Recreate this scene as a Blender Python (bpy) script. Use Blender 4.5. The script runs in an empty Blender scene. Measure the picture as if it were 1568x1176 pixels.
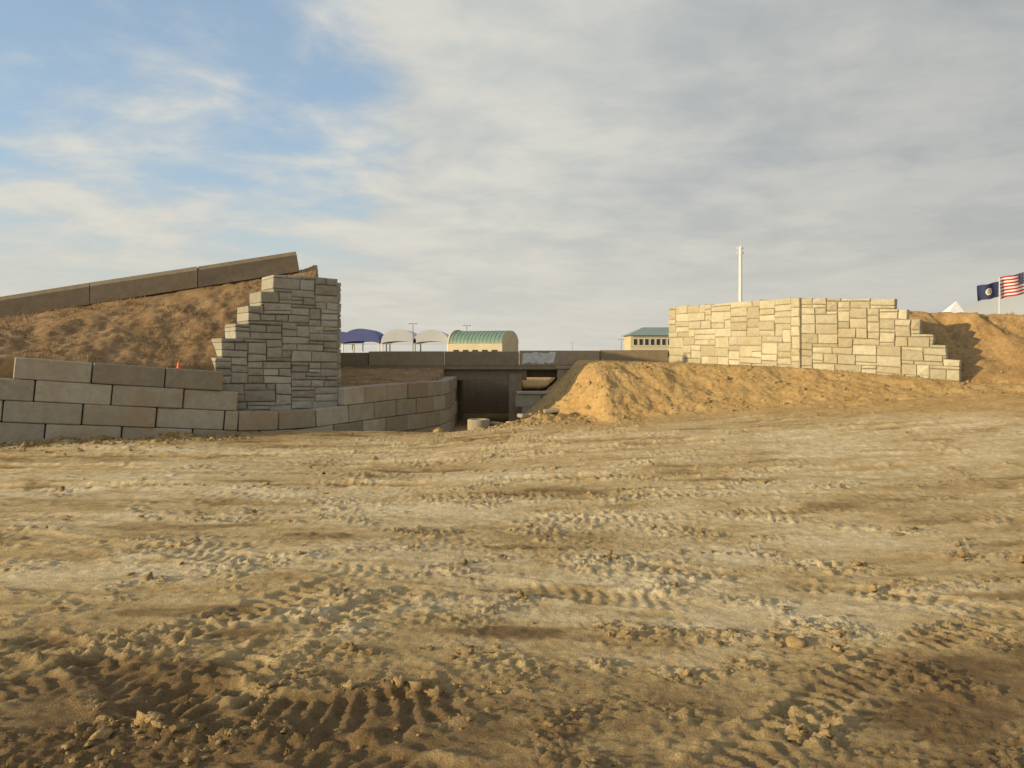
import bpy, bmesh, math, random
import numpy as np
from mathutils import Vector, Matrix

random.seed(7)
rng = np.random.default_rng(7)
scene = bpy.context.scene
EYE = 2.5

# ------------------------------------------------------------------ noise
def _hash(ix, iy, seed):
    h = (ix.astype(np.int64) * 374761393 + iy.astype(np.int64) * 668265263 + seed * 1442695041) & 0xFFFFFFFF
    h = ((h ^ (h >> 13)) * 1274126177) & 0xFFFFFFFF
    h = (h ^ (h >> 16)) & 0xFFFFFFFF
    return h
def perlin(x, y, seed=0):
    x0 = np.floor(x); y0 = np.floor(y)
    fx = x - x0; fy = y - y0
    u = fx*fx*fx*(fx*(fx*6-15)+10); v = fy*fy*fy*(fy*(fy*6-15)+10)
    def g(dx, dy):
        a = _hash(x0+dx, y0+dy, seed) / 4294967296.0 * 2*np.pi
        return np.cos(a)*(fx-dx) + np.sin(a)*(fy-dy)
    n00 = g(0,0); n10 = g(1,0); n01 = g(0,1); n11 = g(1,1)
    return ((n00*(1-u)+n10*u)*(1-v) + (n01*(1-u)+n11*u)*v) * 1.5
def fbm(x, y, oct=4, seed=0, gain=.5):
    r = 0; a = 1; t = 0
    for i in range(oct):
        r = r + a*perlin(x, y, seed+i*17); t += a
        x = x*2.03+11.3; y = y*2.03+5.7; a *= gain
    return r/t
def S(a, b, x):
    t = np.clip((x-a)/(b-a), 0, 1); return t*t*(3-2*t)
def worley(x, y, seed=0):
    xi = np.floor(x); yi = np.floor(y)
    best = np.full(np.shape(x), 9.0)
    for dx in (-1,0,1):
        for dy in (-1,0,1):
            h = _hash(xi+dx, yi+dy, seed); h2 = _hash(xi+dx, yi+dy, seed+91)
            px = xi+dx + h/4294967296.0; py = yi+dy + h2/4294967296.0
            best = np.minimum(best, (x-px)**2+(y-py)**2)
    return np.sqrt(best)
def inside_dist(x, y, poly):
    """signed distance, positive inside"""
    d2 = np.full(x.shape, 1e9); ins = np.zeros(x.shape, bool)
    n = len(poly)
    for i in range(n):
        ax, ay = poly[i]; bx, by = poly[(i+1) % n]
        ex, ey = bx-ax, by-ay
        t = np.clip(((x-ax)*ex+(y-ay)*ey)/(ex*ex+ey*ey), 0, 1)
        d2 = np.minimum(d2, (x-ax-t*ex)**2+(y-ay-t*ey)**2)
        if ay != by:
            c = ((ay > y) != (by > y)) & (x < (bx-ax)*(y-ay)/(by-ay)+ax)
            ins ^= c
    d = np.sqrt(d2)
    return np.where(ins, d, -d)

# ------------------------------------------------------------------ terrain height
POLY_E = [(-30.3,12.9),(-13.6,21.65),(-8.6,24.35),(-8.7,24.85),(-5.95,26.75),(-9.7,38.2),(-9.7,42),(-60,42),(-60,12.9)]
POLY_BK = [(-6.2,26.3),(-5.75,26.5),(-4.45,28.7),(-2.75,32.1),(-3.0,38),(-3.0,46),(-14,46),(-14,38),(-9.6,38),(-6.0,26.8)]
POLY_M = [(3.0,28.4),(6.0,28.8),(9.4,28.0),(13,26.2),(16,24.5),(30,20),(70,20),(70,46),(3.4,46),(3.1,36)]
POLY_R = [(8.0,38.0),(11.0,30.25),(15.2,27.3),(19,24.6),(40,20.5),(70,20.5),(70,60),(16,60)]
def beam_y(x): return 30.2 + .382*(x+7.85)
def beam_z(x): return 5.58 + .215*(x+7.9)
TRACKS = [  # y0, slope, curve, half width, depth, lug pitch
    (15.3, .035, 0.000, .30, .08, .17), (18.6, .10, .001, .30, .08, .17), (12.1, .02, .002, .26, .03, .15),
    (20.9, .16, .0, .3, .08, .17), (10.7, .18, -.004, .26, .025, .15), (13.7, -.09, .0, .28, .03, .16),
    (16.9, -.03, .001, .26, .05, .16), (22.3, .17, .0, .3, .09, .17), (8.6,-.35,.0,.25,.026,.15),
    (19.8,.05,.0,.3,.07,.17)]
RUTS = [((-4.6,5.0),(-1.7,8.6),.22,.034),((-3.2,4.6),(-.9,8.4),.22,.034),((1.2,4.9),(4.6,7.6),.20,.028),((-.2,4.6),(-4.4,6.9),.20,.026),((6.3,7.0),(1.4,9.6),.22,.03)]
def arc_track(x, y):
    # tyre turning on soft soil, lower left of the yard
    cx, cy, R = -1.5, 7.35, 1.85
    dx = x-cx; dy = y-cy
    r = np.hypot(dx, dy); a = np.arctan2(dy, dx)
    v = r-R
    w = S(.36,.28,np.abs(v)) * S(-2.5,-2.2,a)*S(-.75,-1.15,a)*S(-.45,-.05,perlin(x*2.3,y*2.3,401)+.12)
    lug = np.sin(a*R*2*np.pi/.16 + 7.0*v + 1.6*perlin(x*3,y*3,402))
    return w, lug, v, S(-2.6,-2.2,a)*S(-.6,-1.0,a)
def terrain(x, y, detail=True):
    x = np.asarray(x, float); y = np.asarray(y, float)
    g = S(8, 25, y)*np.clip(x+2, 0, 16)*.078*S(90, 50, y)
    g = g + .10*fbm(x*.16, y*.22, 2, 3)*S(2,8,y)
    # soil spilled against the foot of the block wall
    dA = .4665*(x+31.5)-.8845*(y-11.7)
    g = g + .18*np.exp(-np.clip(dA,0,9)/.55)*S(-7.4,-8.6,x)*(.55+1.6*fbm(x*.7,y*.7,3,47))*np.where(dA > -.5, 1, 0)
    # spoil lip at the edge of the cutting, then the cutting itself
    g = g + .08*np.exp(-((y-24.2)/1.3)**2)*S(-9,-6,x)*S(2.5,0,x)
    t = S(24.9, 29.5, y)*S(1.7, .0, x)*S(-10,-8,x)*S(60,50,y)
    g = g*(1-t) + (-1.0)*t
    # low heap of loose soil in front of the culvert
    g = g + .34*np.exp(-(((x-.6)/1.2)**2+((y-26.3)/.8)**2))*(1+.8*fbm(x*2.5,y*2.5,3,44))
    far = S(36.7, 37.3, y)*S(.3, .6, x)*S(3.5,2.9,x)
    g = g*(1-far) + far*(.62 + .05*np.clip(y-42,0,14))*S(75,58,y)
    col = np.zeros(x.shape)   # zone: 0 yard, 1 spoil mound, 2 embankment, 3 right embankment
    near = (y > 12) & (y < 75)
    h = g.copy()
    if near.any():
        xx = x[near]; yy = y[near]; hh = g[near]; cc = col[near]
        wob = .45*fbm(xx*.6, yy*.6, 4, 41)
        # lower spoil terrace
        sM = inside_dist(xx, yy, POLY_M)+wob
        zt = np.interp(xx, [2.5,3.3,9.8,13,15,30], [2.06,2.15,1.95,1.70,1.45,1.3]) + .06*fbm(xx*.8,yy*.8,3,5)
        sl = np.where(sM > 0, 0, -sM)
        steep = .36 + .10*S(9,4,xx) + .52*S(3.2,2.0,xx)
        gully = .24*np.abs(fbm(xx*.8+yy*.3, yy*.42, 4, 77))*S(0,.6,sl)
        hm = zt - sl*steep - gully
        k = .22
        m = np.maximum(hh, hm) + k*np.exp(-np.abs(hh-hm)/k)*.35
        m = np.where(sM > -9, m, hh)
        cc = np.where((sM > -9) & (hm > hh-.12), 1, cc)
        m = m*S(75,58,yy)
        hh = m
        # right embankment behind the stone wing wall
        sR = inside_dist(xx, yy, POLY_R)
        crest = np.clip(4.42-.10*(xx-13.2), 1, 4.42) + .12*fbm(xx*.5, yy*.5, 3, 9)
        hr = 1.55 + .62*sR*(1+.35*fbm(xx*.9,yy*.3,3,12)) + np.clip((13.6-xx)/1.2, 0, 1)*4
        hr = np.minimum(crest, hr)
        hr = hr*S(60,48,yy)
        hh = np.where(sR > 0, np.maximum(hh, hh + (hr-hh)*S(0, .22, sR)), hh)
        cc = np.where((sR > .05), 3, cc)
        # bank behind the curved block wall
        sB = inside_dist(xx, yy, POLY_BK)
        hb = 1.22+.05*(yy-27) + .05*fbm(xx,yy,3,31)
        hb = np.where(yy > 38.2, 1.7, hb)
        hh = np.where(sB > 0, hh + (hb-hh)*S(0,.22,sB), hh)
        cc = np.where(sB > 0, 2, cc)
        # high left embankment
        sE = inside_dist(xx, yy, POLY_E)
        yA = np.where(xx < -8.6, 24.0+(xx+8.18)*.526, 24.3+(xx+9)*.68)
        zw = np.clip(2.28 - .085*(xx+13.5), 1.7, 2.4) - .12
        zb = beam_z(np.maximum(xx,-24))
        tt = np.clip((yy-yA-.3)/(beam_y(xx)-.4-yA), 0, 1)
        he = zw + (zb-zw)*tt**1.05 + .26*fbm(xx*.7,yy*.7,4,51)*np.sin(np.pi*np.clip(tt,0,1)) + .03*fbm(xx*4,yy*4,3,52)
        he = he + .12*np.exp(-((xx+7.3)/.7)**2)*S(29,31,yy)
        he = he*S(42,37,yy)
        hh = np.where(sE > 0, hh + (he-hh)*S(0,.22,sE), hh)
        cc = np.where(sE > 0, 2, cc)
        h[near] = hh; col[near] = cc
    if detail:
        yard = (col == 0)
        amp = np.where(yard, 1., .9)*S(80,40,y)
        xa = x*.94+y*.34; ya = -x*.34+y*.94
        rough = S(-.25,.35,fbm(x*.35+3, y*.55, 3, 60))
        nearb = S(13, 6, y)
        fine = .024*fbm(x*2.2, y*3.4, 5, 61, .62)*(1+.15*nearb)
        fine += .046*rough*(np.abs(fbm(x*7, y*8, 4, 62, .65))-.12)
        fine += .018*fbm(xa*5, ya*14, 3, 66, .6)*S(-.2,.2,fbm(x*.3,y*.5,2,67))
        wx = x+.05*perlin(x*13,y*13,11); wy = y+.05*perlin(x*13+5,y*13,12)
        cm = S(.04,.36,fbm(x*.8, y*1.3, 3, 71)+.09*nearb)
        cl = worley(wx*15, wy*15, 8)
        fine += np.clip(.48-cl, 0, .3)*.080*(.18+.82*cm)*np.where(y<16,1,0)
        cl = worley(wx*8, wy*8, 28)
        fine += np.clip(.42-cl, 0, .26)*.14*cm*np.where(y<30,1,0)*(.7+.6*perlin(x*25,y*25,29))
        cl2 = worley(wx*3.4+4, wy*3.8, 18)
        fine += np.clip(.30-cl2,0,1)*.20*S(.14,.4,fbm(x*.5+9, y*.9, 3, 72))*(.4+.9*fbm(x*14,y*14,3,5)+.3)
        h = h + fine*amp
        md = (col == 1)|(col == 3)
        h = h + np.where(md, .08*fbm(x*2.2,y*2.2,5,81,.65), 0)
        em = (col == 2)
        h = h + np.where(em, .10*fbm(x*1.9,y*1.9,5,83,.68), 0)
        for i,(y0,s,c,w,dp,p) in enumerate(TRACKS):
            v = y-(y0+s*x+c*x*x+.25*perlin(x*.15, x*0+i, 90+i))
            on = (col == 0)*S(-.35,.1,perlin(x*.3+i*7, y*0+i*3.3, 95))
            b = S(w,w*.8,np.abs(v))
            lug = np.sin(2*np.pi*x/p + np.abs(v)*9 + 2*perlin(x*2,y*2,96))
            h = h - on*b*(dp*.45 - .008*lug*S(.0,.4,perlin(x*.7,y*.1+i,97)+.2))
            h = h + on*dp*.75*np.exp(-((np.abs(v)-w*1.15)/.07)**2)*(.5+1.2*fbm(x*3,y*3,3,98))
        nb = y < 11
        if nb.any():
            xn, yn = x[nb], y[nb]; dh = np.zeros(xn.shape)
            for i,(a,b,w,dp) in enumerate(RUTS):
                L = math.hypot(b[0]-a[0],b[1]-a[1]); ux,uy = (b[0]-a[0])/L,(b[1]-a[1])/L
                s = (xn-a[0])*ux+(yn-a[1])*uy; v = -(xn-a[0])*uy+(yn-a[1])*ux + .14*np.sin(s*1.1+i) + .03*perlin(xn*5,yn*5,500+i)
                on = S(-.2,.3,s)*S(L+.2,L-.4,s)*S(-.55,-.1,perlin(s*.9+i*5,s*0+i,510))
                lug = np.sin(2*np.pi*s/.15 + np.abs(v)*16 + 1.5*perlin(xn*3,yn*3,520))
                dh -= on*S(w,w*.78,np.abs(v))*(dp*.6-.012*lug)
                dh += on*dp*1.1*np.exp(-((np.abs(v)-w*1.2)/.06)**2)*np.clip(.4+1.8*fbm(xn*6,yn*6,3,530+i),0,2)
            w, lug, v, alng = arc_track(xn, yn)
            dh -= w*(.030-.022*lug)
            dh += alng*.06*np.exp(-((np.abs(v)-.40)/.07)**2)*(.35+1.7*fbm(xn*6,yn*6,4,99,.7))
            h[nb] += dh
    return h, col

def axis(segs):
    out = [segs[0][0]]
    for (a, b, s0, s1) in segs:
        p = a
        while p < b-1e-6:
            f = (p-a)/(b-a); p += s0*(1-f)+s1*f
            out.append(min(p, b))
    return np.unique(np.round(out, 4))
xp = axis([(0,4.2,.022,.025),(4.2,20,.032,.085),(20,60,.3,3),(60,3500,10,500)])
xs = np.concatenate([-xp[::-1][:-1], xp])
ys = axis([(-60,3.2,6,.4),(3.2,4.4,.1,.025),(4.4,8,.019,.028),(8,24,.03,.085),(24,46,.085,.14),(46,90,.4,2),(90,4500,10,500)])
X, Y = np.meshgrid(xs, ys)
Hh, Z = terrain(X.ravel(), Y.ravel())
NX, NY = len(xs), len(ys)
print("grid", NX, NY)

# soil pigment, with the foreground shade painted in
xr, yr = X.ravel(), Y.ravel()
dry_lit = .68 + .60*fbm(xr*.22, yr*.6, 4, 120) + .30*fbm(xr*1.3, yr*2.2, 4, 121)
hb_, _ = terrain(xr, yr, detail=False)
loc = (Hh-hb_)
dry_lit = dry_lit + np.clip(loc*5.0, -.25, .12)
dry_lit = dry_lit - .62*S(7.6,4.7,yr-.30*xr*(xr>0)+.20*xr*(xr<-2)+1.0*fbm(xr*.7,yr*.7,3,130)) - .22*S(19.5,24,yr)*(Z==0)  # near-edge term is a shadow painted into the soil colour, deeper at the corners
dry_lit = dry_lit - .50*np.exp(-(((xr+.1-.35*(yr-7.2))/1.1)**2+((yr-7.2)/.42)**2))*(.7+fbm(xr*2,yr*2,3,131))
dry_lit = dry_lit - .32*S(.12,.35,fbm(xr*.5+20, yr*1.6, 4, 133))
dry_lit = np.clip(dry_lit, 0, 1)
moist_shade = np.array([.23,.155,.078]); mid = np.array([.54,.40,.205]); pale = np.array([.74,.62,.41])
d3 = dry_lit[:,None]
colr = np.where(d3 < .5, moist_shade+(mid-moist_shade)*(d3*2), mid+(pale-mid)*(d3*2-1))
v = np.clip(.5+.7*fbm(xr*1.2,yr*1.2,5,140,.6),0,1)[:,None]
mcol = np.array([.44,.275,.105])*(1-v)+np.array([.62,.43,.195])*v
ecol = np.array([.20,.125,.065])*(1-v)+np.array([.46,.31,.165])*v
rcol = np.array([.30,.18,.08])*(1-v)+np.array([.52,.35,.16])*v
zc = Z[:,None]
nr = (yr > 12) & (yr < 60)
wm = np.zeros(len(xr)); sM_ = inside_dist(xr[nr], yr[nr], POLY_M)
wm[nr] = S(-7.5,-3.0,sM_+1.6*fbm(xr[nr]*.5,yr[nr]*.9,4,161))*S(-.5,1.5,xr[nr]+.2*(yr[nr]-26))
wm = wm[:,None]
yardc = colr*(1-wm)+mcol*wm
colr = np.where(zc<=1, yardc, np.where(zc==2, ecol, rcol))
def grid_object(name, facemask, mat):
    i = np.arange(NY-1)[:,None]*NX + np.arange(NX-1)[None,:]
    q = np.stack([i, i+1, i+1+NX, i+NX], -1).reshape(-1,4)
    q = q[facemask.ravel()]
    used = np.unique(q)
    remap = np.full(NX*NY, -1, np.int64); remap[used] = np.arange(len(used))
    q = remap[q]
    me = bpy.data.meshes.new(name)
    co = np.stack([xr[used], yr[used], Hh[used]], -1).astype(np.float32)
    me.vertices.add(len(co)); me.vertices.foreach_set("co", co.ravel())
    me.loops.add(q.size); me.loops.foreach_set("vertex_index", q.ravel().astype(np.int32))
    me.polygons.add(len(q)); me.polygons.foreach_set("loop_start", np.arange(0, q.size, 4, dtype=np.int32))
    me.polygons.foreach_set("loop_total", np.full(len(q), 4, np.int32))
    me.update(calc_edges=True)
    me.polygons.foreach_set("use_smooth", np.ones(len(q), bool))
    at = me.color_attributes.new("pigment", 'FLOAT_COLOR', 'POINT')
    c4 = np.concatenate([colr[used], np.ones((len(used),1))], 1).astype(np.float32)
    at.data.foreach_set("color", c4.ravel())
    me.materials.append(mat)
    ob = bpy.data.objects.new(name, me); scene.collection.objects.link(ob)
    return ob

# ------------------------------------------------------------------ materials
def new_mat(name):
    m = bpy.data.materials.new(name); m.use_nodes = True
    nt = m.node_tree; b = nt.nodes["Principled BSDF"]
    return m, nt, b
def N(nt, t, **kw):
    n = nt.nodes.new(t)
    for k, v in kw.items(): setattr(n, k, v)
    return n
def noise(nt, scale, detail=6, rough=.6, vec=None, dist=0):
    n = N(nt, "ShaderNodeTexNoise"); n.inputs["Scale"].default_value = scale
    n.inputs["Detail"].default_value = detail; n.inputs["Roughness"].default_value = rough
    n.inputs["Distortion"].default_value = dist
    if vec is not None: nt.links.new(vec, n.inputs["Vector"])
    return n
def ramp(nt, fac, stops):
    r = N(nt, "ShaderNodeValToRGB"); cr = r.color_ramp
    while len(cr.elements) < len(stops): cr.elements.new(.5)
    for e, (p, c) in zip(cr.elements, stops):
        e.position = p; e.color = (*c, 1) if len(c) == 3 else c
    nt.links.new(fac, r.inputs[0]); return r
def mixc(nt, mode, fac, a, b):
    m = N(nt, "ShaderNodeMix", data_type='RGBA', blend_type=mode)
    for s, v in ((m.inputs[0], fac), (m.inputs[6], a), (m.inputs[7], b)):
        if hasattr(v, "is_linked"): nt.links.new(v, s)
        else: s.default_value = v if not isinstance(v, tuple) or len(v) == 4 else (*v, 1)
    return m.outputs[2]
def soil_mat(name, bump=.6, fine=60):
    m, nt, b = new_mat(name)
    a = N(nt, "ShaderNodeAttribute", attribute_name="pigment")
    geo = N(nt, "ShaderNodeNewGeometry")
    n1 = noise(nt, fine, 5, .7, geo.outputs["Position"])
    n2 = noise(nt, 7, 6, .65, geo.outputs["Position"])
    r1 = ramp(nt, n1.outputs[0], [(.25,(.66,.64,.60)),(.7,(1.22,1.22,1.22))])
    r2 = ramp(nt, n2.outputs[0], [(.3,(.74,.71,.67)),(.7,(1.2,1.2,1.2))])
    c = mixc(nt, 'MULTIPLY', 1., a.outputs["Color"], r1.outputs[0])
    c = mixc(nt, 'MULTIPLY', 1., c, r2.outputs[0])
    nt.links.new(c, b.inputs["Base Color"])
    b.inputs["Roughness"].default_value = .95
    b.inputs["Specular IOR Level"].default_value = .15
    bp = N(nt, "ShaderNodeBump"); bp.inputs["Strength"].default_value = bump
    bp.inputs["Distance"].default_value = .035
    ad = N(nt, "ShaderNodeMath", operation='ADD')
    n3 = noise(nt, 22, 7, .72, geo.outputs["Position"])
    nt.links.new(n1.outputs[0], ad.inputs[0]); nt.links.new(n3.outputs[0], ad.inputs[1])
    nt.links.new(ad.outputs[0], bp.inputs["Height"]); nt.links.new(bp.outputs[0], b.inputs["Normal"])
    return m
def stone_mat(name, dark, light, stain=(.30,.22,.13), sfac=.4, scale=1.2, bump=.6):
    m, nt, b = new_mat(name)
    geo = N(nt, "ShaderNodeNewGeometry")
    a = N(nt, "ShaderNodeAttribute", attribute_name="tint")
    n1 = noise(nt, 5*scale, 8, .7, geo.outputs["Position"])
    ad = N(nt, "ShaderNodeMath", operation='MULTIPLY_ADD')
    nt.links.new(n1.outputs[0], ad.inputs[0]); ad.inputs[1].default_value = .9
    nt.links.new(a.outputs["Fac"], ad.inputs[2])
    r = ramp(nt, ad.outputs[0], [(.3,dark),(1.0,light)])
    n2 = noise(nt, .8*scale, 6, .7, geo.outputs["Position"])
    r2 = ramp(nt, n2.outputs[0], [(.46,(0,0,0)),(.66,(sfac,sfac,sfac))])
    c = mixc(nt, 'MIX', r2.outputs[0], r.outputs[0], stain)
    n3 = noise(nt, 45, 4, .7, geo.outputs["Position"])
    r3 = ramp(nt, n3.outputs[0], [(.3,(.78,.78,.78)),(.7,(1.15,1.15,1.15))])
    c = mixc(nt, 'MULTIPLY', 1., c, r3.outputs[0])
    nt.links.new(c, b.inputs["Base Color"])
    b.inputs["Roughness"].default_value = .9; b.inputs["Specular IOR Level"].default_value = .2
    bp = N(nt, "ShaderNodeBump"); bp.inputs["Strength"].default_value = bump; bp.inputs["Distance"].default_value = .04
    nt.links.new(n1.outputs[0], bp.inputs["Height"]); nt.links.new(bp.outputs[0], b.inputs["Normal"])
    return m
def plain(name, col, rough=.6, metal=0, var=.15, scale=6):
    m, nt, b = new_mat(name)
    geo = N(nt, "ShaderNodeNewGeometry")
    n = noise(nt, scale, 5, .6, geo.outputs["Position"])
    r = ramp(nt, n.outputs[0], [(.3,tuple(c*(1-var) for c in col)),(.7,tuple(min(1,c*(1+var)) for c in col))])
    nt.links.new(r.outputs[0], b.inputs["Base Color"])
    b.inputs["Roughness"].default_value = rough; b.inputs["Metallic"].default_value = metal
    return m

M_soil = soil_mat("yard_soil", .85, 60); M_mound = soil_mat("spoil_soil", 1.0, 40); M_emb = soil_mat("embankment_soil", 1.0, 30)
M_block = stone_mat("precast_concrete", (.25,.215,.16), (.47,.43,.345), (.34,.24,.13), .6, .8, .35)
M_beam = stone_mat("weathered_concrete", (.21,.165,.11), (.38,.31,.22), (.26,.18,.10), .5, .8, .3)
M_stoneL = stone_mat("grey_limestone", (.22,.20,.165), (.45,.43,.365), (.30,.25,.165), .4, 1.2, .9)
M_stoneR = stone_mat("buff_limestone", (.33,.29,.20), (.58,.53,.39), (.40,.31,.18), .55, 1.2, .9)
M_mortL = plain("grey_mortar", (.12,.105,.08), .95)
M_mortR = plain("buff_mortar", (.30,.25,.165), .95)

# ------------------------------------------------------------------ terrain objects
zg = Z.reshape(NY, NX)
zf = np.maximum.reduce([zg[:-1,:-1], zg[1:,:-1], zg[:-1,1:], zg[1:,1:]])
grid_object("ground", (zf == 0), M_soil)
grid_object("dirt_mound", (zf == 1), M_soil)
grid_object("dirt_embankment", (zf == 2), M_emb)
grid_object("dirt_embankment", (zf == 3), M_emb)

# ------------------------------------------------------------------ mesh builder
class MB:
    def __init__(s): s.v = []; s.f = []; s.t = []; s.m = []
    def add(s, verts, faces, tint=.3, mi=0):
        o = len(s.v); s.v += [tuple(p) for p in verts]; s.t += [tint]*len(verts)
        s.f += [tuple(i+o for i in f) for f in faces]; s.m += [mi]*len(faces)
    def box(s, c, size, rot=0, ch=0, tint=.3, mi=0, tilt=None):
        bm = bmesh.new(); bmesh.ops.create_cube(bm, size=1)
        for v in bm.verts: v.co = Vector((v.co.x*size[0], v.co.y*size[1], v.co.z*size[2]))
        if ch: bmesh.ops.bevel(bm, geom=bm.edges[:], offset=ch, segments=1, affect='EDGES')
        M = Matrix.Translation(c) @ Matrix.Rotation(rot, 4, 'Z')
        if tilt is not None: M = M @ Matrix.Rotation(tilt, 4, 'Y')
        bm.transform(M); bm.verts.index_update()
        s.add([v.co for v in bm.verts], [[v.index for v in f.verts] for f in bm.faces], tint, mi); bm.free()
    def cyl(s, p0, p1, r0, r1=None, n=12, tint=.3, mi=0):
        r1 = r0 if r1 is None else r1
        p0 = Vector(p0); p1 = Vector(p1); d = (p1-p0).normalized()
        a = d.orthogonal().normalized(); b = d.cross(a)
        vs = [p0+(a*math.cos(2*math.pi*i/n)+b*math.sin(2*math.pi*i/n))*r0 for i in range(n)]
        vs += [p1+(a*math.cos(2*math.pi*i/n)+b*math.sin(2*math.pi*i/n))*r1 for i in range(n)]
        fs = [(i,(i+1)%n,n+(i+1)%n,n+i) for i in range(n)]+[tuple(range(n))[::-1], tuple(range(n,2*n))]
        s.add(vs, fs, tint, mi)
    def obj(s, name, mats, parent=None, smooth=False):
        me = bpy.data.meshes.new(name); me.from_pydata(s.v, [], s.f)
        at = me.attributes.new("tint", 'FLOAT', 'POINT'); at.data.foreach_set("value", s.t)
        for m in (mats if isinstance(mats, (list, tuple)) else [mats]): me.materials.append(m)
        me.polygons.foreach_set("material_index", s.m)
        if smooth: me.polygons.foreach_set("use_smooth", [True]*len(me.polygons))
        bm = bmesh.new(); bm.from_mesh(me); bmesh.ops.recalc_face_normals(bm, faces=bm.faces[:]); bm.to_mesh(me); bm.free()
        ob = bpy.data.objects.new(name, me); scene.collection.objects.link(ob)
        if parent: ob.parent = parent
        return ob
def empty(name, loc=(0,0,0)):
    e = bpy.data.objects.new(name, None); scene.collection.objects.link(e); e.empty_display_size = .3
    return e

# ------------------------------------------------------------------ stone walls
def stone_face(mb, core, p0, p1, zb, slope, top_fn, cu, cz, thick, seed, wch, hch, jit, gap=.018, rag=0):
    R = random.Random(seed)
    p0 = Vector((*p0, 0)); p1 = Vector((*p1, 0)); L = (p1-p0).length
    d = (p1-p0)/L; n = Vector((d.y, -d.x, 0))        # outward normal (towards camera side)
    NU = max(1, round(L/cu)); cu = L/NU
    NZ = int(math.ceil((max(top_fn(u*L/50) for u in range(51))-zb)/cz - .5))
    ok = [[(zb+(k+.5)*cz) < top_fn((i+.5)*cu) for k in range(NZ)] for i in range(NU)]
    used = [[not ok[i][k] for k in range(NZ)] for i in range(NU)]
    J = {}
    def P(i, k):
        if (i, k) not in J:
            J[(i,k)] = (0 if i in (0, NU) else R.uniform(-jit, jit), R.uniform(-jit, jit)*.9)
        a, b = J[(i,k)]
        return i*cu+a, zb+k*cz+b
    for k in range(NZ):
        for i in range(NU):
            if used[i][k]: continue
            w = R.choice(wch); h = R.choice(hch)
            ww = 0
            while ww < w and i+ww < NU and not used[i+ww][k]: ww += 1
            rest = 0
            while i+ww+rest < NU and not used[i+ww+rest][k]: rest += 1
            if rest <= 2: ww += rest
            if ww <= 2: h = 1
            hh = 1
            while hh < h and k+hh < NZ and all(not used[i+q][k+hh] for q in range(ww)): hh += 1
            for a in range(ww):
                for b in range(hh): used[i+a][k+b] = True
            cs = [P(i,k), P(i+ww,k), P(i+ww,k+hh), P(i,k+hh)]
            cx = sum(c[0] for c in cs)/4; cy = sum(c[1] for c in cs)/4
            if k+hh == NZ and rag: 
                cs[2] = (cs[2][0], cs[2][1]+R.uniform(-rag,rag)); cs[3] = (cs[3][0], cs[3][1]+R.uniform(-rag,rag))
            def inset(c, g):
                return (c[0]+(g if c[0] < cx else -g), c[1]+(g if c[1] < cy else -g))
            pr = R.uniform(0, .035)
            def W(c, o):
                return p0 + d*c[0] + n*o + Vector((0,0,c[1]+slope*c[0]))
            ring0 = [W(inset(c, gap/2), -thick) for c in cs]
            ring1 = [W(inset(c, gap/2), pr-.01) for c in cs]
            ring2 = [W(inset(c, gap/2+R.uniform(.010,.028)), pr+.014+R.uniform(-.008,.022)) for c in cs]
            cen = W((cx+R.uniform(-.08,.08), cy+R.uniform(-.03,.03)), pr+.022+R.uniform(0,.03))
            vs = ring0+ring1+ring2+[cen]
            fs = [(3,2,1,0)]+[(j,(j+1)%4,4+(j+1)%4,4+j) for j in range(4)]+[(4+j,4+(j+1)%4,8+(j+1)%4,8+j) for j in range(4)]
            fs += [(8+j,8+(j+1)%4,12) for j in range(4)]
            mb.add(vs, fs, R.uniform(-.02,.42)+(.12 if R.random() < .12 else 0))
    for k in range(NZ):
        i = 0
        while i < NU:
            if not ok[i][k]: i += 1; continue
            j = i
            while j < NU and ok[j][k]: j += 1
            a, b = i*cu+.035, j*cu-.035
            z0, z1 = zb+k*cz-.045, zb+(k+1)*cz-.045
            q = [p0+d*u+n*o+Vector((0,0,z+slope*u)) for o in (-thick+.03,-.012) for (u,z) in ((a,z0),(b,z0),(b,z1),(a,z1))]
            core.add(q, [(0,1,2,3),(4,5,6,7),(0,1,5,4),(1,2,6,5),(2,3,7,6),(3,0,4,7)])
            i = j

def steps(us, zs, last):
    def f(u):
        for a, z in zip(us, zs):
            if u < a: return z
        return last
    return f
# left wing wall (returns back to the bridge)
e = empty("stone_retaining_wall")
s_, c_ = MB(), MB()
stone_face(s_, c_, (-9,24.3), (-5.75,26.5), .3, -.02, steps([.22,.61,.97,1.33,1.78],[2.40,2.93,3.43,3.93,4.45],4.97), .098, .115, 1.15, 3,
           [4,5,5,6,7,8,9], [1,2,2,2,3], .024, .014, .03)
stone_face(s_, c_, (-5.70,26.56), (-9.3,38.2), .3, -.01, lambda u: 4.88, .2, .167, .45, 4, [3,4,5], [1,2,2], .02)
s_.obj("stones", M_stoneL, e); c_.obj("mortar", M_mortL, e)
# right wing wall
e = empty("stone_retaining_wall")
s_, c_ = MB(), MB()
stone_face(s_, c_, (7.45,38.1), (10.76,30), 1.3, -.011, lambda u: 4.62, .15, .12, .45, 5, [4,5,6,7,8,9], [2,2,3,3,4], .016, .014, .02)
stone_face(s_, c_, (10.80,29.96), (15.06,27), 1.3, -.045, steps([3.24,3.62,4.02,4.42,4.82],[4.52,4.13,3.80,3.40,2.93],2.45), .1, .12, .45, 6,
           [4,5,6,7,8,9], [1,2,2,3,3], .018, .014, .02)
s_.obj("stones", M_stoneR, e); c_.obj("mortar", M_mortR, e)

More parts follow.
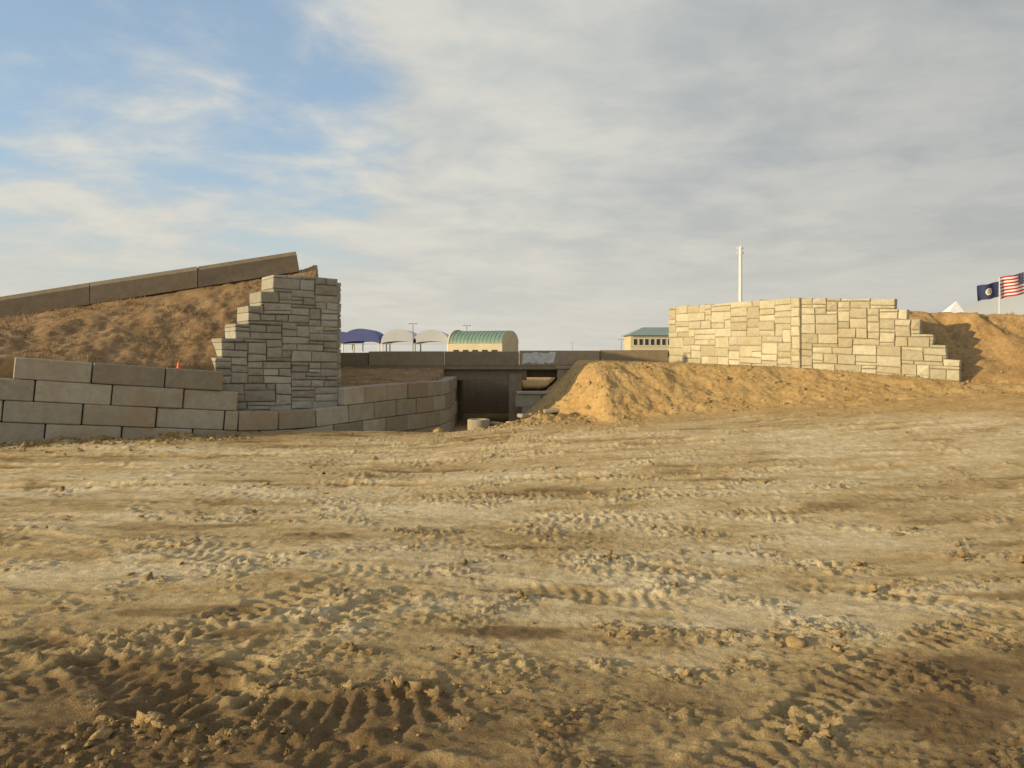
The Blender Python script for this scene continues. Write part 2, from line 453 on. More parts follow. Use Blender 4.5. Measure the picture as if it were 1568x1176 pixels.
# ------------------------------------------------------------------ precast block retaining wall
def poly_at(path, s):
    for a, b in zip(path[:-1], path[1:]):
        l = math.hypot(b[0]-a[0], b[1]-a[1])
        if s <= l or b is path[-1]:
            t = s/l; return (a[0]+(b[0]-a[0])*t, a[1]+(b[1]-a[1])*t)
        s -= l
pathlen = lambda path: sum(math.hypot(b[0]-a[0], b[1]-a[1]) for a, b in zip(path[:-1], path[1:]))
def smooth_path(pts, it=2):
    for _ in range(it):
        o = [pts[0]]
        for a, b in zip(pts[:-1], pts[1:]):
            o += [(a[0]*.75+b[0]*.25, a[1]*.75+b[1]*.25), (a[0]*.25+b[0]*.75, a[1]*.25+b[1]*.75)]
        o.append(pts[-1]); pts = o
    return pts
mb = MB(); RR = random.Random(5)
def course(path, s0, s1, zfun, L, hgt=.58, off=0, dep=.6):
    s = s0-off
    while s < s1-.15:
        a = max(s, s0); b = min(s+L, s1)
        if b-a > .12:
            p = poly_at(path, a+.014); q = poly_at(path, b-.014)
            ang = math.atan2(q[1]-p[1], q[0]-p[0]); ln = math.hypot(q[0]-p[0], q[1]-p[1])
            n = (math.sin(ang), -math.cos(ang)); o = RR.uniform(-.03,.035)
            za, zb_ = zfun(a), zfun(b)
            cx = (p[0]+q[0])/2 - n[0]*(dep/2-o); cy = (p[1]+q[1])/2 - n[1]*(dep/2-o)
            tint = RR.uniform(.0,.42) if RR.random() > .2 else RR.uniform(-.2,-.05)
            mb.box((cx, cy, (za+zb_)/2-hgt/2), (ln, dep, hgt-.016), ang+RR.uniform(-.012,.012), .024, tint, 0, -math.atan2(zb_-za, b-a)+RR.uniform(-.006,.006))
        s += L
LA = [(-31.5,11.7),(-8.18,24.0)]
lenA = pathlen(LA)
xA = lambda s: -31.5+(8.18*-1+31.5)*s/lenA
sx = lambda x: (x+31.5)/(31.5-8.18)*lenA
s_left = sx(-13.25)
zA2 = lambda s, r: (2.38-.58*r-.0945*(xA(s)+13.2)) if xA(s) > -15 else 2.55-.58*r
course(LA, s_left, sx(-8.55), lambda s: zA2(s,0), 1.86, off=0)
course(LA, s_left-6, lenA, lambda s: zA2(s,1), 1.86, off=.95)
for r in (2,3,4):
    course(LA, 2, lenA, lambda s, r=r: zA2(s,r), 1.86, off=(.2 if r % 2 == 0 else 1.1))
PB = [(-8.18,24.0),(-6.84,25.1),(-5.52,26.1),(-4.17,28.5),(-2.42,32),(-2.62,36),(-2.62,38)]
PBs = smooth_path(PB, 2); lenB = pathlen(PBs)
def zB(s, r):
    return np.interp(s, [0,1.8,3.4,6.2,40], [.74,.66,.76,.82,.80]) - .58*r
s_up = 3.55
course(PBs, s_up, lenB, lambda s: zB(s,-1), 1.25, off=.3)
for r in (0,1,2):
    course(PBs, .0, lenB, lambda s, r=r: zB(s,r), 1.25, off=.6*(r % 2))
mb.obj("concrete_block_retaining_wall", M_block)

# ------------------------------------------------------------------ sloping concrete parapet on the left ramp
mb = MB(); core_b = MB()
xb = [-7.9,-11.2,-14.4,-17.4,-20.6,-24.0]
nx_, ny_ = -.357, .934      # pointing away from the yard
def prof(x, z, yj, pts):
    y = beam_y(x)-.3+yj
    return [(x+nx_*o, y+ny_*o, z+dz) for (o,dz) in pts]
for a, b in zip(xb[1:], xb[:-1]):
    za, zb_ = beam_z(a)+random.uniform(-.03,.025), beam_z(b)+random.uniform(-.03,.025)
    yj = random.uniform(-.02,.02)
    pts = ((0,-.03),(0,.58),(.10,.72),(.34,.72),(.40,-.03))
    A = prof(a+.01, za, yj, pts); B = prof(b-.01, zb_, yj, pts)
    if b == xb[0]: B = [(x-.17*(z-zb_), y, z) for (x,y,z) in B]
    mb.add(A+B, [(0,1,2,3,4),(5,6,7,8,9)]+[(j,(j+1)%5,5+(j+1)%5,5+j) for j in range(5)], random.uniform(.0,.3))
for x in xb[1:-1]:
    pts = ((.06,0),(.06,.55),(.14,.66),(.30,.66),(.34,0))
    A = prof(x-.12, beam_z(x-.12), 0, pts); B = prof(x+.12, beam_z(x+.12), 0, pts)
    core_b.add(A+B, [(0,1,2,3,4),(5,6,7,8,9)]+[(j,(j+1)%5,5+(j+1)%5,5+j) for j in range(5)], 0)
e = empty("concrete_parapet")
mb.obj("segments", M_beam, e); core_b.obj("joint_filler", M_mortL, e)

# ------------------------------------------------------------------ bridge
e = empty("concrete_bridge")
mb = MB()
xj = [-9.2,-6.77,-3.2,.34,4.14,7.4]
tops = [2.50,2.56,2.56,2.60,2.62,2.68]
for i in range(5):
    a, b = xj[i]+.02, xj[i+1]-.02
    y = 38.0+(.10 if i == 0 else 0)+(.12 if i == 4 else 0)
    mb.box(((a+b)/2, y, (1.88+tops[i])/2), (b-a, .28, tops[i]-1.88), 0, .02, (.0,.35,.15,.4,.05)[i])
mb.obj("parapet_panels", M_beam, e)
mb = MB()
mb.box((-1.2, 40.3, 1.79), (15.6, 5.0, .17), 0, .01, .1)
mb.box((-1.75, 38.15, 1.44), (4.9, .3, .50), 0, .02, .0)      # fascia girder over the culvert
mb.box((1.35, 40.8, 1.50), (1.8, 4.0, .38), 0, .02, .0)
mb.obj("deck", M_beam, e)
mb = MB()
mb.box((.16, 40.2, .2), (.62, 4.6, 2.6), 0, .02, .15)
mb.box((2.46, 38.0, .9), (.66, .5, 1.9), 0, .03, .4)
mb.box((2.46, 37.98, 1.80), (.84, .6, .14), 0, .02, .45)
mb.box((-2.95, 42.2, .2), (.5, 8.0, 2.6), 0, .02, .3)
mb.box((-1.4, 46.2, .2), (3.6, .3, 3.0), 0, 0, .5)
mb.box((-1.4, 43.75, 1.63), (3.6, 1.5, .14), 0, 0, .1)
mb.box((.3, 44.6, .2), (.3, 4.0, 2.6), 0, 0, .3)
mb.obj("abutments", M_beam, e)
mb = MB()
mb.box((1.35, 37.0, .66), (2.3, .55, .13), 0, .02, .5)
for k in range(3):
    for j in range(2):
        mb.box((.75+1.2*j+(.3 if k % 2 else 0), 37.05, .59-.29-.58*k), (1.18, .5, .57), 0, .02, random.uniform(0,.3))
mb.obj("side_wall_ledge", M_block, e)
M_wp = plain("whitewash", (.58,.58,.55), .8, 0, .25, 5)
n = 18
R2 = random.Random(4)
topv = [(.52+1.55*i/n, 2.52+R2.uniform(-.06,.03)) for i in range(n+1)]
botv = [(.46+1.5*i/n, 1.97+R2.uniform(-.03,.08)) for i in range(n+1)]
mb = MB()
mb.add([(x,37.856,z) for x,z in topv]+[(x,37.856,z) for x,z in botv], [(i,i+1,n+2+i,n+1+i) for i in range(n)])
mb.obj("whitewashed_patch", M_wp, e)

# ------------------------------------------------------------------ manhole ring and broken slabs
mb = MB(); n = 28; cx, cy = -1.08, 26.0; z0 = float(terrain(np.array([cx]), np.array([cy]))[0][0])-.06
prof_ = [(.36,0),(.36,.42),(.34,.45),(.25,.45),(.24,.42),(.24,0)]
vs = []
for (r,z) in prof_:
    for i in range(n):
        a = 2*math.pi*i/n; vs.append((cx+r*math.cos(a), cy+r*math.sin(a), z0+z))
fs = []
for k in range(5):
    for i in range(n): fs.append((k*n+i, k*n+(i+1)%n, (k+1)*n+(i+1)%n, (k+1)*n+i))
mb.add(vs, fs, .1)
ring = mb.obj("concrete_manhole_ring", M_block)
mb = MB()
for (x,y,sx_,sy_,r,t) in [(.15,26.9,1.3,.8,.3,.10),(.9,27.1,1.0,.7,-.2,-.12),(-.4,26.3,.6,.4,.9,.2),(.45,26.2,.5,.35,.5,.1),(1.3,26.6,.5,.4,.1,-.1)]:
    hz = float(terrain(np.array([x]), np.array([y]))[0][0])
    mb.box((x,y,hz+.12), (sx_,sy_,.13), r, .03, .1, 0, t)
mb.obj("broken_concrete_slabs", M_block)

# ------------------------------------------------------------------ dirt clods
def clod_object(name, pts, sizes, mat, pig, sub=2):
    bm = bmesh.new(); bmesh.ops.create_icosphere(bm, subdivisions=sub, radius=1)
    bv = np.array([v.co[:] for v in bm.verts]); bf = np.array([[v.index for v in f.verts] for f in bm.faces]); bm.free()
    n = len(pts); V = []; nv = len(bv)
    for i in range(n):
        sc = rng.uniform(.55,1.35,3)*sizes[i]; sc[2] *= .7
        o = rng.uniform(0,100,2)
        dsp = 1+.9*perlin(bv[:,0]*1.9+o[0]+bv[:,2]*.8, bv[:,1]*1.9+o[1]-bv[:,2]*1.3, 5)[:,None] + rng.uniform(-.17,.17,(nv,1))
        a = rng.uniform(0,6.28); R = np.array([[math.cos(a),-math.sin(a),0],[math.sin(a),math.cos(a),0],[0,0,1]])
        V.append((bv*dsp*sc)@R.T + pts[i])
    V = np.concatenate(V).astype(np.float32)
    F = (bf[None]+np.arange(n)[:,None,None]*nv).reshape(-1,3).astype(np.int32)
    me = bpy.data.meshes.new(name)
    me.vertices.add(len(V)); me.vertices.foreach_set("co", V.ravel())
    me.loops.add(F.size); me.loops.foreach_set("vertex_index", F.ravel())
    me.polygons.add(len(F)); me.polygons.foreach_set("loop_start", np.arange(0,F.size,3,dtype=np.int32))
    me.polygons.foreach_set("loop_total", np.full(len(F),3,np.int32)); me.update(calc_edges=True)
    at = me.color_attributes.new("pigment", 'FLOAT_COLOR', 'POINT')
    c = np.repeat(pig, nv, 0); c4 = np.concatenate([c, np.ones((len(c),1))],1).astype(np.float32)
    at.data.foreach_set("color", c4.ravel())
    me.materials.append(mat)
    ob = bpy.data.objects.new(name, me); scene.collection.objects.link(ob); return ob
tries = 100000
tx = rng.uniform(-14,14,tries); ty = 4.3+rng.uniform(0,1,tries)**1.7*18
dens = S(.08,.36,fbm(tx*.8,ty*1.3,3,71)+.07*S(13,6,ty))
_, _, vv, al = arc_track(tx, ty)
dens += al*np.exp(-((np.abs(vv)-.42)/.09)**2)*1.4
lump = np.exp(-(((tx-2.55)/.5)**2+((ty-6.9)/.16)**2)) + np.exp(-(((tx+.55)/.55)**2+((ty-6.0)/.20)**2)) + np.exp(-(((tx+.45)/.45)**2+((ty-6.75)/.14)**2)) + np.exp(-(((tx+2.4)/.6)**2+((ty-5.3)/.15)**2))
dens = dens*S(22,7,ty)*S(-.1,.3,perlin(tx*2.5,ty*2.5,300)+.1) + .004 + 1.2*lump
keep = (rng.uniform(0,1,tries) < dens*.42) & (np.abs(tx) < ty*.68+.8)
tx, ty, lump = tx[keep], ty[keep], lump[keep]
sz = np.clip(rng.lognormal(-4.5, .62, len(tx)), .006, .06)*(1+.04*(ty-5))*(1+.7*lump)
hz, zz = terrain(tx, ty)
ok = zz == 0
pts = np.stack([tx,ty,hz-sz*.05],1)[ok]; sz = sz[ok]
pg = np.array([.47,.335,.165])*rng.uniform(.75,1.15,(len(sz),1))
small = sz < .018
print("clods", len(sz), small.sum())
clod_object("dirt_clods", pts[~small], sz[~small], M_soil, pg[~small], 2)
clod_object("dirt_crumbs", pts[small], sz[small], M_soil, pg[small], 1)
# clods on the spoil slope, at the culvert mouth and along the foot of the block wall
tx = rng.uniform(0,18,4200); ty = rng.uniform(20,33,4200); hz, zz = terrain(tx,ty)
ok = (zz == 1); sz = np.clip(rng.lognormal(-3.6,.5,len(tx)),.012,.12)
tx2 = rng.normal(.4,1.3,500); ty2 = rng.normal(26.0,.9,500)
sA = rng.uniform(-16,-8,900); off = rng.exponential(.5,900)+.05
tx3 = sA+.4665*off; ty3 = 11.7+(sA+31.5)*.5274-.8845*off
tx2 = np.concatenate([tx2,tx3]); ty2 = np.concatenate([ty2,ty3]); n2_ = len(tx2)
hz2,_ = terrain(tx2,ty2); s2 = np.clip(rng.lognormal(-3.2,.5,n2_),.02,.14)
clod_object("dirt_clods", np.concatenate([np.stack([tx,ty,hz],1)[ok],np.stack([tx2,ty2,hz2],1)]), np.concatenate([sz[ok],s2]), M_mound,
            np.array([.50,.35,.165])*rng.uniform(.7,1.1,(ok.sum()+n2_,1)), 1)

# ------------------------------------------------------------------ dry grass on embankments
def grass(name, n, xr0, xr1, yr0, yr1, zone, mat):
    tx = rng.uniform(xr0,xr1,n); ty = rng.uniform(yr0,yr1,n); hz, zz = terrain(tx,ty)
    k = (zz == zone) & (fbm(tx*.6,ty*.6,3,150) > .02); tx, ty, hz = tx[k], ty[k], hz[k]
    V, F = [], []
    for x, y, z in zip(tx,ty,hz):
        for b in range(8):
            a = rng.uniform(0,6.28); l = rng.uniform(.06,.20); w = .010; lean = rng.uniform(.3,1.1)
            bx, by = x+rng.normal(0,.07), y+rng.normal(0,.07)
            dx, dy = math.cos(a), math.sin(a); o = len(V)
            V += [(bx-dy*w,by+dx*w,z-.02),(bx+dy*w,by-dx*w,z-.02),(bx+dx*l*lean,by+dy*l*lean,z+l*(1-.4*lean))]
            F.append((o,o+1,o+2))
    me = bpy.data.meshes.new(name); me.from_pydata(V,[],F); me.materials.append(mat)
    ob = bpy.data.objects.new(name, me); scene.collection.objects.link(ob)
M_grass = plain("dry_straw", (.30,.21,.11), .9, 0, .4, 3)
grass("dry_grass", 3800, -24,-6.5, 20,29.6, 2, M_grass)
grass("dry_grass", 900, 13.5,24, 23,32, 3, M_grass)

# ------------------------------------------------------------------ traffic cone on the block wall
mb = MB(); cx, cy, cz = -9.75, 23.5, 2.03
mb.box((cx,cy,cz+.015),(.16,.16,.02),.3,.004,.3)
mb.cyl((cx,cy,cz+.025),(cx,cy,cz+.10),.065,.045,16)
mb.cyl((cx,cy,cz+.101),(cx,cy,cz+.14),.046,.034,16,.3,1)
mb.cyl((cx,cy,cz+.141),(cx,cy,cz+.22),.034,.014,16)
mb.obj("traffic_cone", [plain("orange_plastic",(.75,.08,.02),.5), plain("faded_band",(.75,.18,.08),.5)])

# ------------------------------------------------------------------ distant canopies
M_blue = plain("blue_fabric", (.075,.095,.27), .7, 0, .1, .5)
M_white = plain("white_fabric", (.50,.52,.56), .7, 0, .06, .5)
M_steel = plain("painted_steel", (.66,.66,.63), .5)
M_dark = plain("parked_car_paint", (.06,.065,.07), .35)
def canopy(cx, cy, w, ln, ze, zt, mat):
    e = empty("shade_canopy"); mb = MB(); n = 16; rows = 6
    vs = []
    for j in range(rows+1):
        y = cy + ln*j/rows
        for i in range(n+1):
            a = math.pi*i/n
            vs.append((cx-w/2*math.cos(a), y, ze+(zt-ze)*math.sin(a)**.85))
    k = n+1
    fs = [(j*k+i,j*k+i+1,(j+1)*k+i+1,(j+1)*k+i) for j in range(rows) for i in range(n)]
    for y in (cy-.01, cy+ln+.01):
        o = len(vs)
        for i in range(n+1):
            a = math.pi*i/n
            vs.append((cx-w/2*math.cos(a), y, ze+(zt-ze)*math.sin(a)**.85))
        for i in range(n+1):
            a = math.pi*i/n
            vs.append((cx-w/2*math.cos(a), y, ze-.15+(zt-ze)*.22*math.sin(a)))
        fs += [(o+i,o+i+1,o+k+i+1,o+k+i) for i in range(n)]
    mb.add(vs, fs); mb.obj("fabric_vault", mat, e)
    mb = MB()
    for x in (-w/2+.25, w/2-.25):
        for y in (cy+.4, cy+ln-.4):
            mb.cyl((cx+x,y,0),(cx+x,y,ze+.1),.14,.12,8)
    mb.cyl((cx-w/2+.2,cy+.4,ze-.05),(cx+w/2-.2,cy+.4,ze-.05),.08,.08,8)
    mb.obj("posts", M_steel, e)
canopy(-28.3,150,7.2,10,4.2,7.0,M_blue)
canopy(-33.5,156,6.0,10,4.2,6.6,M_blue)
canopy(-21.2,150,6.6,10,4.2,6.9,M_white)
canopy(-15.1,150,6.6,10,4.2,6.8,M_white)
def parked_car(cx, cy, paint, glass, tyre, name="parked_car"):
    e = empty(name); mb = MB()
    pr = [(-2.2,.35),(-2.25,.75),(-2.1,.95),(-1.3,1.02),(-.75,1.45),(.7,1.48),(1.45,1.0),(2.15,.85),(2.25,.6),(2.2,.35)]
    vs = [(cx+x,cy-.85+(.12 if z > 1.1 else 0),z) for x,z in pr]+[(cx+x,cy+.85-(.12 if z > 1.1 else 0),z) for x,z in pr]; n = len(pr)
    mb.add(vs,[tuple(range(n)),tuple(range(n,2*n))]+[(i,(i+1)%n,n+(i+1)%n,n+i) for i in range(n)]); mb.obj("body",paint,e)
    mb = MB()
    mb.add([(cx-1.1,cy-.87,1.05),(cx-.7,cy-.755,1.38),(cx+.65,cy-.755,1.40),(cx+1.15,cy-.87,1.05)],[(0,1,2,3)]); mb.obj("side_windows",glass,e)
    mb = MB()
    for x in (-1.4,1.4):
        mb.cyl((cx+x,cy-.88,.33),(cx+x,cy-.62,.33),.33,.33,16); mb.cyl((cx+x,cy+.62,.33),(cx+x,cy+.88,.33),.33,.33,16)
    mb.obj("wheels",tyre,e)
M_glass = plain("car_glass",(.02,.025,.03),.1); M_tyre = plain("tyre",(.02,.02,.02),.9); M_wcar = plain("white_car_paint",(.6,.6,.6),.35)
for cx_,m_ in ((-27.5,M_wcar),(-21.5,M_dark),(-15.8,M_wcar)): parked_car(cx_,154,m_,M_glass,M_tyre)

# barrel-roofed building
e = empty("barrel_roof_building"); M_cream = plain("cream_render",(.50,.44,.31),.85,0,.08,.5); M_green = plain("green_metal_roof",(.15,.23,.18),.5,0,.12,.8)
ang = math.radians(-22); ca, sa = math.cos(ang), math.sin(ang); ox, oy = -10.3, 150
def T(x,y,z): return (ox+x*ca-y*sa, oy+x*sa+y*ca, z)
def arch(x, r0, z0, zt, n=20): return [T(x, -r0*math.cos(math.pi*i/n), z0+(zt-z0)*math.sin(math.pi*i/n)) for i in range(n+1)]
L_, W_ = 10.5, 4.0
mb = MB(); n = 20
for q in range(14):
    a, b = q*L_/14+.3, (q+1)*L_/14+.3
    A, B = arch(a,W_,4.2,6.5), arch(b-.10,W_,4.2,6.5); C, D = arch(b-.10,W_+.05,4.2,6.58), arch(b,W_+.05,4.2,6.58)
    mb.add(A+B,[(i,i+1,n+2+i,n+1+i) for i in range(n)]); mb.add(C+D,[(i,i+1,n+2+i,n+1+i) for i in range(n)])
mb.obj("barrel_roof",M_green,e)
mb = MB()
A = arch(0,W_+.1,4.2,6.75); B = arch(.35,W_+.1,4.2,6.75)
mb.add(A+B,[tuple(range(n+1))]+[tuple(range(n+1,2*n+2))]+[(i,i+1,n+2+i,n+1+i) for i in range(n)])
q = [T(x,y,z) for z in (0,4.22) for (x,y) in ((.02,-W_+.1),(L_+.3,-W_+.1),(L_+.3,W_-.1),(.02,W_-.1))]
mb.add(q,[(0,1,2,3),(4,5,6,7),(0,1,5,4),(1,2,6,5),(2,3,7,6),(3,0,4,7)])
A = arch(L_+.3,W_,4.2,6.5); mb.add(A,[tuple(range(n+1))])
mb.obj("walls",M_cream,e)
mb = MB()
for i in range(5):
    x0 = 1.2+i*1.9; q = [T(x,-W_+.04,z) for (x,z) in ((x0,1.2),(x0+1.1,1.2),(x0+1.1,3.0),(x0,3.0))]; mb.add(q,[(0,1,2,3)])
mb.obj("windows",M_glass,e)

# cream office building
e = empty("office_building"); M_yel = plain("yellow_render",(.50,.43,.26),.85,0,.06,.3); M_wtrim = plain("trim",(.6,.58,.5),.7)
M_groof = plain("grey_green_roof",(.20,.26,.24),.6,0,.08,.3)
x0, x1, y0, y1 = 29.6, 46, 200, 212
mb = MB(); mb.box(((x0+x1)/2,(y0+y1)/2,3.4),(x1-x0,y1-y0,6.8),0,0); mb.obj("walls",M_yel,e)
mb = MB(); o = .8
mb.add([(x0-o,y0-o,6.8),(x1+o,y0-o,6.8),(x1+o,y1+o,6.8),(x0-o,y1+o,6.8),(x0+4,(y0+y1)/2,9.0),(x1-4,(y0+y1)/2,9.0)],[(0,1,5,4),(1,2,5),(2,3,4,5),(3,0,4),(3,2,1,0)]); mb.obj("hip_roof",M_groof,e)
mb = MB(); mt = MB()
for i in range(11):
    for z in (1.2,4.3):
        cx_ = x0+1.1+i*1.42
        mb.box((cx_,y0-.04,z+.85),(.85,.06,1.5),0,0); mt.box((cx_,y0-.01,z+.85),(1.1,.04,1.8),0,0)
for z in (3.35,6.5): mt.box(((x0+x1)/2,y0-.06,z),(x1-x0+.1,.1,.28),0,0)
mb.obj("windows",M_glass,e); mt.obj("window_trim",M_wtrim,e)

# monopole
e = empty("cell_tower"); mb = MB(); mx, my = 51.2, 180
mb.cyl((mx,my,0),(mx,my,26.2),.48,.34,16); mb.cyl((mx,my,26.2),(mx,my,27.4),.05,.03,8)
mb.obj("mast",M_steel,e)
mb = MB()
for z in (24.9,26.0):
    for a in range(3):
        an = a*2.094+.4; dx, dy = math.cos(an), math.sin(an)
        mb.cyl((mx,my,z),(mx+dx*.7,my+dy*.7,z),.04,.04,6)
        mb.box((mx+dx*.72,my+dy*.72,z),(.1,.2,.6),an,.01)
mb.obj("antennas",M_steel,e)
# lamps
M_pole = plain("galvanised_pole",(.22,.22,.21),.5)
def lamp(x,y,h,name="street_lamp"):
    e = empty(name); mb = MB(); mb.cyl((x,y,0),(x,y,h),.10,.07,8); mb.cyl((x-.6,y,h-.05),(x+.6,y,h-.05),.04,.04,6); mb.obj("pole",M_pole,e)
    mb = MB(); mb.box((x-.6,y,h-.1),(.4,.3,.14),0,.02); mb.box((x+.6,y,h-.1),(.4,.3,.14),0,.02); mb.obj("lamp_heads",M_pole,e)
lamp(-18.5,150,8.0); lamp(-9.0,160,8.0); lamp(27.2,200,5.9); lamp(24,320,6.5)

# flags
M_red = plain("flag_red",(.45,.03,.04),.8); M_fw = plain("flag_white",(.75,.74,.72),.8); M_fb = plain("flag_navy",(.03,.04,.11),.8); M_gold = plain("flag_seal",(.45,.40,.25),.8)
def flag(px, py, ztop, h, w, kind, base):
    e = empty("flagpole"); mb = MB(); mb.cyl((px,py,base),(px,py,ztop+.15),.05,.035,10)
    mb.cyl((px,py,ztop+.15),(px,py,ztop+.27),.07,.02,10); mb.obj("pole",M_steel,e)
    NU, NV = 52, 39; vs = []
    for j in range(NV+1):
        for i in range(NU+1):
            u = i/NU; v = j/NV
            x = px-.04-u*w*.94; z = ztop-v*h-.30*u*h+.05*math.sin(u*9+v)*u
            vs.append((x, py+.16*math.sin(u*8+v*1.2)*u**.5, z))
    fs = []; mi = []
    for j in range(NV):
        for i in range(NU):
            u = (i+.5)/NU; v = (j+.5)/NV
            fs.append((j*(NU+1)+i, j*(NU+1)+i+1, (j+1)*(NU+1)+i+1, (j+1)*(NU+1)+i))
            if kind == 'us':
                if u < .4 and v < 7/13:
                    mi.append(1 if (i % 3 == 1 and j % 3 == 1) else 2)
                else: mi.append(0 if int(v*13) % 2 == 0 else 1)
            else:
                r = math.hypot((u-.5)*w/h, v-.5); mi.append(3 if r < .17 else (1 if r < .23 else 2))
    mb = MB(); mb.add(vs, fs); mb.m = mi; mb.obj("flag", [M_red,M_fw,M_fb,M_gold], e, True)
flag(36.4, 60, 7.82, 1.15, 1.65, 'state', 1.0)
flag(38.7, 60, 8.60, 1.6, 2.25, 'us', 1.0)
# tent
mb = MB(); tx_, ty_ = 44.3, 80
mb.add([(tx_-.9,ty_,6.3),(tx_+.9,ty_,6.3),(tx_+.9,ty_+1.8,6.3),(tx_-.9,ty_+1.8,6.3),(tx_+.45,ty_+.9,7.7)],[(0,1,4),(1,2,4),(2,3,4),(3,0,4)])
for a in (-.85,.85):
    for b in (.05,1.75): mb.cyl((tx_+a,ty_+b,0),(tx_+a,ty_+b,6.3),.06,.06,8)
mb.obj("peaked_tent",M_fw)

# distant hills
M_hill, nt, b = new_mat("hazy_hills"); b.inputs["Base Color"].default_value = (.52,.52,.50,1); b.inputs["Roughness"].default_value = 1
b.inputs["Specular IOR Level"].default_value = 0
mb = MB(); n = 80; vs = []
for j,(yy,f) in enumerate(((3000,0),(3300,.6),(3700,1),(4200,0))):
    for i in range(n+1):
        x = -600+4600*i/n
        hgt = (S(1500,2500,np.array(x))*300 + 15)*(1+.35*float(fbm(np.array([x*.0022]),np.array([j*.3]),4,200)[0]))
        vs.append((x,yy,-5+float(hgt)*f))
mb.add(vs,[(j*(n+1)+i,j*(n+1)+i+1,(j+1)*(n+1)+i+1,(j+1)*(n+1)+i) for j in range(3) for i in range(n)])
mb.obj("distant_hills",M_hill,None,True)

# ------------------------------------------------------------------ sun and sky
elev = math.radians(12.5); sdir = Vector((-1,-.42,0)).normalized()
sv = Vector((sdir.x*math.cos(elev), sdir.y*math.cos(elev), math.sin(elev)))
ld = bpy.data.lights.new("sun", 'SUN'); ld.energy = 5.0; ld.angle = math.radians(.6); ld.color = (1,.80,.46)
lo = bpy.data.objects.new("sun", ld); scene.collection.objects.link(lo)
lo.rotation_euler = sv.to_track_quat('Z','Y').to_euler(); lo.location = (-20,0,20)
w = bpy.data.worlds.new("World"); scene.world = w; w.use_nodes = True; nt = w.node_tree
for n_ in list(nt.nodes): nt.nodes.remove(n_)
out = N(nt,"ShaderNodeOutputWorld"); sky = N(nt,"ShaderNodeTexSky"); sky.sky_type = 'NISHITA'; sky.sun_disc = False
sky.sun_elevation = elev; sky.sun_rotation = math.atan2(sdir.x, sdir.y); sky.dust_density = 1.5; sky.ozone_density = 2
bg = N(nt,"ShaderNodeBackground"); bg.inputs[1].default_value = .15; nt.links.new(sky.outputs[0], bg.inputs[0])
bl = N(nt,"ShaderNodeBackground"); bl.inputs[0].default_value = (.13,.18,.23,1)
addb = N(nt,"ShaderNodeAddShader"); nt.links.new(bg.outputs[0], addb.inputs[0]); nt.links.new(bl.outputs[0], addb.inputs[1])
tc = N(nt,"ShaderNodeTexCoord"); sep = N(nt,"ShaderNodeSeparateXYZ"); nt.links.new(tc.outputs["Generated"], sep.inputs[0])
def M(op, a, b=None, c=None, clamp=False):
    n = N(nt,"ShaderNodeMath",operation=op,use_clamp=clamp)
    for i, v in enumerate((a,b,c)):
        if v is None: continue
        if hasattr(v,"is_linked"): nt.links.new(v, n.inputs[i])
        else: n.inputs[i].default_value = v
    return n.outputs[0]
def MR(v, a, b, c=0, d=1):
    n = N(nt,"ShaderNodeMapRange",interpolation_type='SMOOTHSTEP'); nt.links.new(v,n.inputs[0])
    for i, q in enumerate((a,b,c,d)): n.inputs[i+1].default_value = q
    return n.outputs[0]
x_, y_, z_ = sep.outputs
zc_ = M('MAXIMUM', z_, 0.0)
den = M('ADD', zc_, .14)
cu_ = M('DIVIDE', x_, den); cv_ = M('DIVIDE', y_, den)
comb = N(nt,"ShaderNodeCombineXYZ"); nt.links.new(cu_,comb.inputs[0]); nt.links.new(cv_,comb.inputs[1])
n1 = noise(nt, 1.15, 9, .54, comb.outputs[0], .35)
n2 = noise(nt, 3.4, 8, .6, comb.outputs[0], .3)
cov = MR(x_, -.26, .05)
band = MR(z_, .30, .04)
d1 = M('MULTIPLY_ADD', n1.outputs[0], .72, M('MULTIPLY', n2.outputs[0], .28))
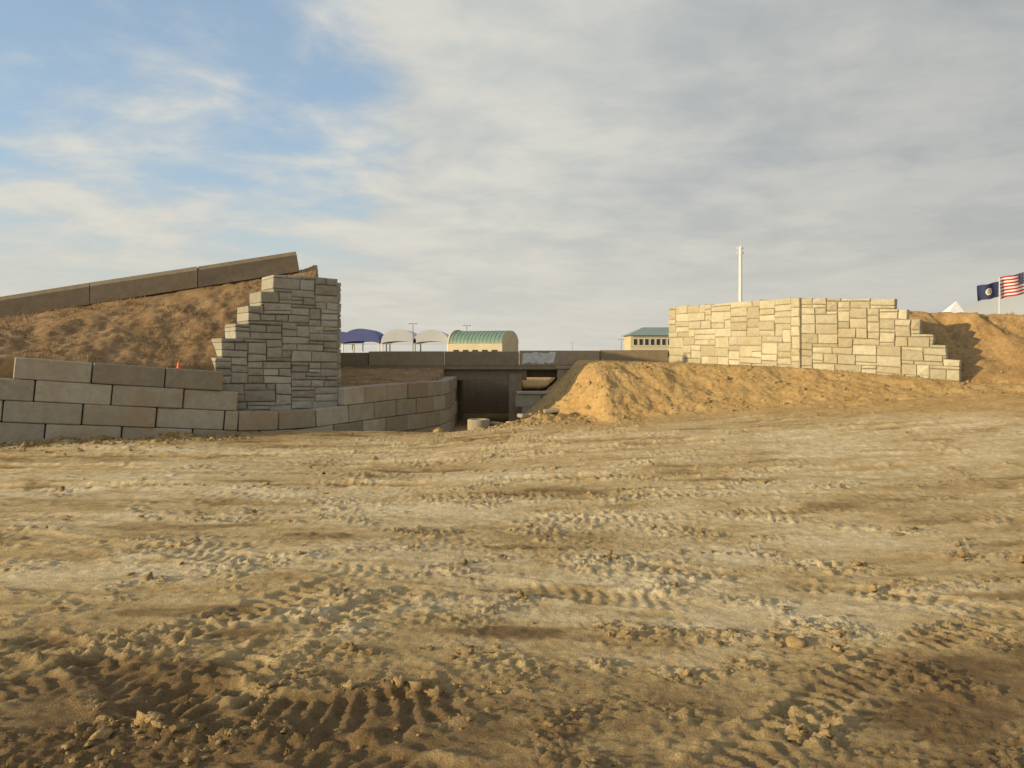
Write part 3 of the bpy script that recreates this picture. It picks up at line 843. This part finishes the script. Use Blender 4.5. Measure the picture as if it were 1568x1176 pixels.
bias = M('ADD', M('MULTIPLY', cov, .42), M('MULTIPLY', band, .13))
dens_ = MR(M('ADD', d1, bias), .46, .70, .12, 1.)
shade = MR(M('MULTIPLY_ADD', n2.outputs[0], .38, M('MULTIPLY', n1.outputs[0], .62)), .34, .66)
cl = N(nt,"ShaderNodeMix",data_type='RGBA'); nt.links.new(shade, cl.inputs[0])
cl.inputs[6].default_value = (.50,.53,.53,1); cl.inputs[7].default_value = (.74,.72,.645,1)
gr = N(nt,"ShaderNodeMix",data_type='RGBA'); nt.links.new(M('MULTIPLY', MR(x_, -.10, .55), .9), gr.inputs[0])
nt.links.new(cl.outputs[2], gr.inputs[6])
gg = N(nt,"ShaderNodeMix",data_type='RGBA'); nt.links.new(shade, gg.inputs[0])
gg.inputs[6].default_value = (.35,.38,.40,1); gg.inputs[7].default_value = (.52,.525,.505,1)
nt.links.new(gg.outputs[2], gr.inputs[7])
bc = N(nt,"ShaderNodeBackground"); nt.links.new(gr.outputs[2], bc.inputs[0]); bc.inputs[1].default_value = 1.0
ms = N(nt,"ShaderNodeMixShader"); nt.links.new(dens_, ms.inputs[0]); nt.links.new(addb.outputs[0], ms.inputs[1]); nt.links.new(bc.outputs[0], ms.inputs[2])
hz_ = N(nt,"ShaderNodeBackground"); hz_.inputs[0].default_value = (.67,.64,.555,1)
ms2 = N(nt,"ShaderNodeMixShader"); nt.links.new(MR(z_, .24, .0, 0, .72), ms2.inputs[0]); nt.links.new(ms.outputs[0], ms2.inputs[1]); nt.links.new(hz_.outputs[0], ms2.inputs[2])
nt.links.new(ms2.outputs[0], out.inputs[0])

# ------------------------------------------------------------------ camera
cd = bpy.data.cameras.new("camera"); cam = bpy.data.objects.new("camera", cd); scene.collection.objects.link(cam)
cam.location = (0,0,EYE); cam.rotation_euler = (math.radians(90),0,0)
cd.sensor_width = 36; cd.lens = 28.24; cd.shift_y = -48/1568; cd.clip_end = 9000; cd.clip_start = .05
scene.camera = cam
scene.view_settings.view_transform = 'Standard'; scene.view_settings.look = 'None'; scene.view_settings.exposure = 0
